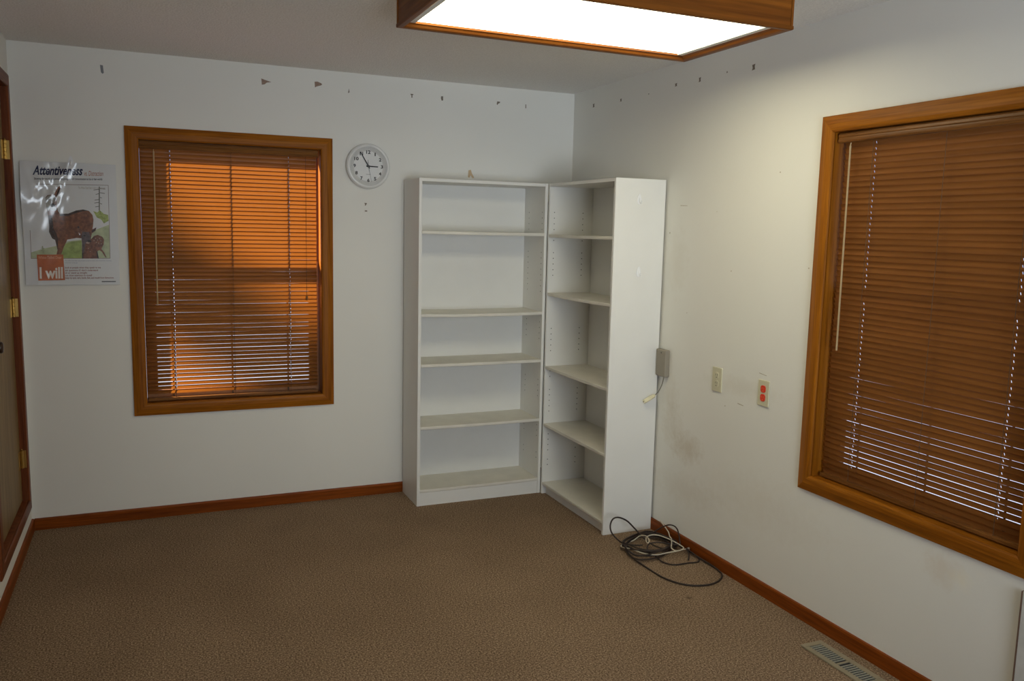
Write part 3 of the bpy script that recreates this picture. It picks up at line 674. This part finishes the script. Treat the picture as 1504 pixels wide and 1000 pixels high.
for (y, z, w, h) in ((-1.630, 1.427, .003, .003), (-2.126, 1.465, .003, .003), (-1.117, 1.596, .004, .004), (-1.641, .794, .003, .003), (-1.92, 1.861, .003, .003), (-1.50, 1.70, .002, .002), (-1.30, 1.20, .003, .002)):
    mrk(blot(y, z, w, h), M_scratch, 'nail_hole')
mrk([(-1.730, .826), (-1.770, .8225), (-1.772, .819), (-1.731, .822)], M_scratch, 'scuff_mark')
mrk([(-1.865, .9905), (-1.915, .9850), (-1.915, .9825), (-1.866, .9875)], M_scratch, 'scuff_mark')
mrk([(-1.20, 1.735), (-1.26, 1.733), (-1.26, 1.731), (-1.20, 1.732)], M_scratch, 'scuff_mark')
bm = bmesh.new(); prism(bm, [(-.697, -.0012, 1.940), (-.682, -.0010, 1.944), (-.676, -.0022, 1.924), (-.662, -.006, 1.898), (-.672, -.007, 1.894), (-.684, -.003, 1.912), (-.690, -.0015, 1.897), (-.700, -.002, 1.900)], (0, -.0008, 0))
tag(obj('tape_scrap', bm, M_tape), 'torn tan tape scrap on the back wall just above the left bookcase', 'tape')

# ------------------------------------------------------------------ cables on the carpet beside the right bookcase
bm = bmesh.new(); pts = []
rnd = random.Random(11)
outer = [(-.305, -1.280), (-.179, -1.200), (-.085, -1.195), (-.042, -1.275), (-.038, -1.365), (-.101, -1.409), (-.225, -1.460), (-.328, -1.463), (-.338, -1.386)]
inner = [(-.298, -1.282), (-.216, -1.222), (-.128, -1.209), (-.070, -1.252), (-.062, -1.324), (-.089, -1.392), (-.177, -1.414), (-.239, -1.370), (-.283, -1.310)]
for i, q in enumerate([.05, .95, .30, .70, .10, .85, .45]):
    for k in range(9):
        o, n_ = outer[k], inner[k]; qq = min(1.1, max(-.02, q + rnd.uniform(-.16, .16)))
        jx = rnd.uniform(-.006, .006)
        pts.append((min(-.020, o[0] + (n_[0] - o[0]) * qq + jx), o[1] + (n_[1] - o[1]) * qq + rnd.uniform(-.007, .007), .010 + .0036 * i + rnd.uniform(0, .006)))
tube(bm, spline(pts, 8), .0038, 8)
# loop rearing up against the bookcase side and the wide loop lying out on the carpet
up_ = [(-.200, -1.300, .012), (-.245, -1.275, .010), (-.283, -1.235, .012), (-.320, -1.20, .050), (-.330, -1.19, .090), (-.314, -1.185, .124), (-.280, -1.185, .130), (-.232, -1.19, .108), (-.190, -1.20, .066), (-.165, -1.225, .034), (-.170, -1.28, .030), (-.178, -1.36, .032), (-.150, -1.41, .026)]
tube(bm, spline(up_, 8), .0042, 8)
out_ = [(-.300, -1.30, .030), (-.335, -1.38, .018), (-.333, -1.462, .008), (-.328, -1.553, .005), (-.321, -1.660, .005), (-.287, -1.747, .005), (-.228, -1.796, .005), (-.148, -1.807, .005), (-.079, -1.779, .005), (-.035, -1.730, .005), (-.020, -1.669, .006), (-.021, -1.577, .009), (-.026, -1.50, .012), (-.030, -1.43, .016), (-.060, -1.37, .026)]
tube(bm, spline(out_, 10), .0042, 8)
tag(obj('black_cable', bm, M_black, None, True), 'black cable coiled in loops on the carpet beside the right bookcase', 'cable', 'cables heaped on the carpet')
bm = bmesh.new()
th_ = [(-.105, -1.225, .034), (-.072, -1.215, .040), (-.052, -1.235, .062), (-.034, -1.275, .090), (-.026, -1.315, .098), (-.024, -1.345, .088), (-.024, -1.362, .060), (-.030, -1.378, .040), (-.060, -1.42, .040), (-.105, -1.40, .042), (-.150, -1.365, .044), (-.200, -1.36, .040), (-.235, -1.40, .030), (-.225, -1.460, .016), (-.218, -1.513, .007), (-.183, -1.557, .005), (-.105, -1.562, .005), (-.050, -1.566, .005), (-.024, -1.530, .008), (-.030, -1.470, .020), (-.042, -1.455, .030), (-.055, -1.495, .020), (-.096, -1.548, .013)]
tube(bm, spline(th_, 10), .0034, 8)
tag(obj('thin_black_cable', bm, M_black, None, True), 'thinner black cord arching over the baseboard at the cable pile', 'cable', 'cables heaped on the carpet')
bm = bmesh.new()
wh = [(-.020, -1.180, .078), (-.024, -1.225, .068), (-.028, -1.272, .050), (-.045, -1.310, .042), (-.062, -1.350, .046), (-.098, -1.405, .046), (-.120, -1.440, .036), (-.105, -1.465, .030), (-.060, -1.455, .036), (-.075, -1.39, .048), (-.099, -1.315, .052), (-.125, -1.280, .050), (-.168, -1.290, .050), (-.200, -1.328, .050), (-.213, -1.365, .048), (-.197, -1.352, .056), (-.181, -1.295, .056), (-.186, -1.248, .040), (-.215, -1.235, .016), (-.26, -1.232, .005), (-.300, -1.255, .006), (-.322, -1.305, .018), (-.306, -1.367, .030), (-.278, -1.430, .028), (-.228, -1.464, .026), (-.169, -1.470, .030), (-.097, -1.466, .030), (-.060, -1.455, .028), (-.034, -1.452, .024)]
tube(bm, spline(wh, 10), .0030, 8); wc = obj('white_cable', bm, M_wcable, None, True)
tag(wc, 'white cable tangled through the black coil beside the baseboard', 'cable', 'cables heaped on the carpet')
bm = bmesh.new(); lathe(bm, [(.004, -.004), (.007, 0), (.0075, .012), (.005, .016)], (-.036, -1.453, .024), (.9, .1, .1), 14); tag(obj('cable_connector', bm, M_metal, wc), 'small metal connector')

# ------------------------------------------------------------------ floor vent
VX0, VX1, VY0, VY1 = -.172, -.068, -2.735, -2.405
root = tag(empty('floor_vent', ((VX0 + VX1) / 2, (VY0 + VY1) / 2, 0)), 'beige metal floor vent set in the carpet beside the right baseboard', 'floor vent')
bm = bmesh.new(); f = .024
for lo, hi in (((VX0, VY0 + f, 0), (VX0 + f, VY1 - f, .006)), ((VX1 - f, VY0 + f, 0), (VX1, VY1 - f, .006)), ((VX0, VY0, 0), (VX1, VY0 + f, .006)), ((VX0, VY1 - f, 0), (VX1, VY1, .006)), ((VX0 + f, -2.577, 0), (VX1 - f, -2.567, .0055))): box(bm, lo, hi, .0015)
obj('frame', bm, M_vent, root); obj('duct', B((VX0 + .01, VY0 + .01, .0002), (VX1 - .01, VY1 - .01, .0008)), M_ventdark, root)
bm = bmesh.new(); y = VY1 - f - .008
while y > VY0 + f:
    if abs(y + 2.572) > .009: box(bm, (VX0 + f - .001, y - .0024, .001), (VX1 - f + .001, y + .0024, .0046))
    y -= .0130
obj('louvers', bm, M_louver, root); reb(root, 0)

# ------------------------------------------------------------------ pale panel at the edge of the frame, against the right wall
root = tag(empty('leaning_panel', (-.02, -3.4, 0)), 'pale panel with a thin brown edge against the wall below the right window', 'panel')
obj('board', B((-.021, -3.75, .0), (-.013, -3.163, .52), .001), M_panel, root)
obj('edge_band', B((-.022, -3.163, .0), (-.0125, -3.158, .52), .0008), M_brown, root); reb(root, 0)

# ------------------------------------------------------------------ outdoors
tag(obj('ground', B((-40, T + .6, -.75), (40, 60, -.55)), M_ground), 'ground coloured shade-blue outside the back window', 'ground', **S)
tag(obj('ground_beside', B((T + .6, -40, -.75), (40, T + .6, -.55)), M_ground), 'ground coloured shade-blue outside the right window', 'ground', **S)

# sun: low, from the left of the back window
AZ, EL = R(44), R(31)       # azimuth left of straight-out, elevation
to_sun = Vector((-math.sin(AZ) * math.cos(EL), math.cos(AZ) * math.cos(EL), math.sin(EL)))
sl = bpy.data.lights.new('sun', 'SUN'); sl.energy = 21.0; sl.angle = R(1.4); sl.color = (1, .86, .66)
so = bpy.data.objects.new('sun', sl); C.objects.link(so); so.rotation_euler = to_sun.to_track_quat('Z', 'Y').to_euler()
# leaning tree whose limb shades part of the back window
def along(x, z, dist): return Vector((x, .04, z)) + to_sun * dist
D_ = 13.0
p1, p2 = along(-2.75, 1.665, D_), along(-1.35, .425, D_)
bm = bmesh.new()
dirn = (p1 - p2).normalized()
ptsT = [p2 - dirn * .0 + Vector((0, 0, 0))]
base = Vector((p2.x + .5, p2.y + .1, -.55))
path = spline([base, (base + p2) / 2 + Vector((.15, 0, 0)), p2 - dirn * .3, p2 + dirn * .4, p1, p1 + dirn * 2.0 + Vector((0, 0, .6))], 8)
for i, (rad) in enumerate([.19]): tube(bm, path, .285, 18)
tube(bm, spline([p1 + dirn * .9, p1 + dirn * 1.6 + Vector((.6, .2, .9)), p1 + dirn * 2.2 + Vector((1.4, .3, 2.2))], 6), .10, 10)
tube(bm, spline([p1 + dirn * 1.5, p1 + dirn * 2.6 + Vector((-.3, -.2, .2))], 6), .09, 10)
tag(obj('leaning_tree', bm, M_bark, None, True), 'bare leaning tree standing outside the back window', 'tree', **S)

w = bpy.data.worlds.new('World'); bpy.context.scene.world = w; w.use_nodes = True
bg = w.node_tree.nodes['Background']; bg.inputs[0].default_value = (.50, .64, 1, 1); bg.inputs[1].default_value = 0.9
# added fill outside the made-up window, standing in for a camera flash
al = bpy.data.lights.new('fill_light', 'AREA'); al.shape = 'RECTANGLE'; al.size = 1.5; al.size_y = 1.4; al.energy = 20; al.color = (.84, .93, 1)
ao = bpy.data.objects.new('fill_light', al); C.objects.link(ao); ao.location = (-1.30, YF - .32, 1.30); ao.rotation_euler = (R(98), 0, R(-12)); al.spread = R(86)

# ------------------------------------------------------------------ camera
cam = bpy.data.cameras.new('Camera'); co = bpy.data.objects.new('Camera', cam); C.objects.link(co)
cam.sensor_fit = 'HORIZONTAL'; cam.sensor_width = 36; cam.lens = 36 * 1232.09 / 1504; cam.clip_start = .05; cam.clip_end = 200
yaw, pit, rol = -0.4110, -0.1312, 0.0227
fw = Vector((-math.sin(yaw) * math.cos(pit), math.cos(yaw) * math.cos(pit), math.sin(pit))); rt = Vector((math.cos(yaw), math.sin(yaw), 0)); up = rt.cross(fw)
rt2 = rt * math.cos(rol) + up * math.sin(rol); up2 = -rt * math.sin(rol) + up * math.cos(rol)
m = Matrix((rt2, up2, -fw)).transposed().to_4x4(); m.translation = Vector((-2.4774, -4.7954, 1.5936)); co.matrix_world = m
sc = bpy.context.scene; sc.camera = co
sc.view_settings.view_transform = 'Standard'; sc.view_settings.look = 'None'; sc.view_settings.exposure = 0; sc.view_settings.gamma = 1
sc.cycles.max_bounces = 12; sc.cycles.transparent_max_bounces = 16; sc.cycles.sample_clamp_indirect = 8
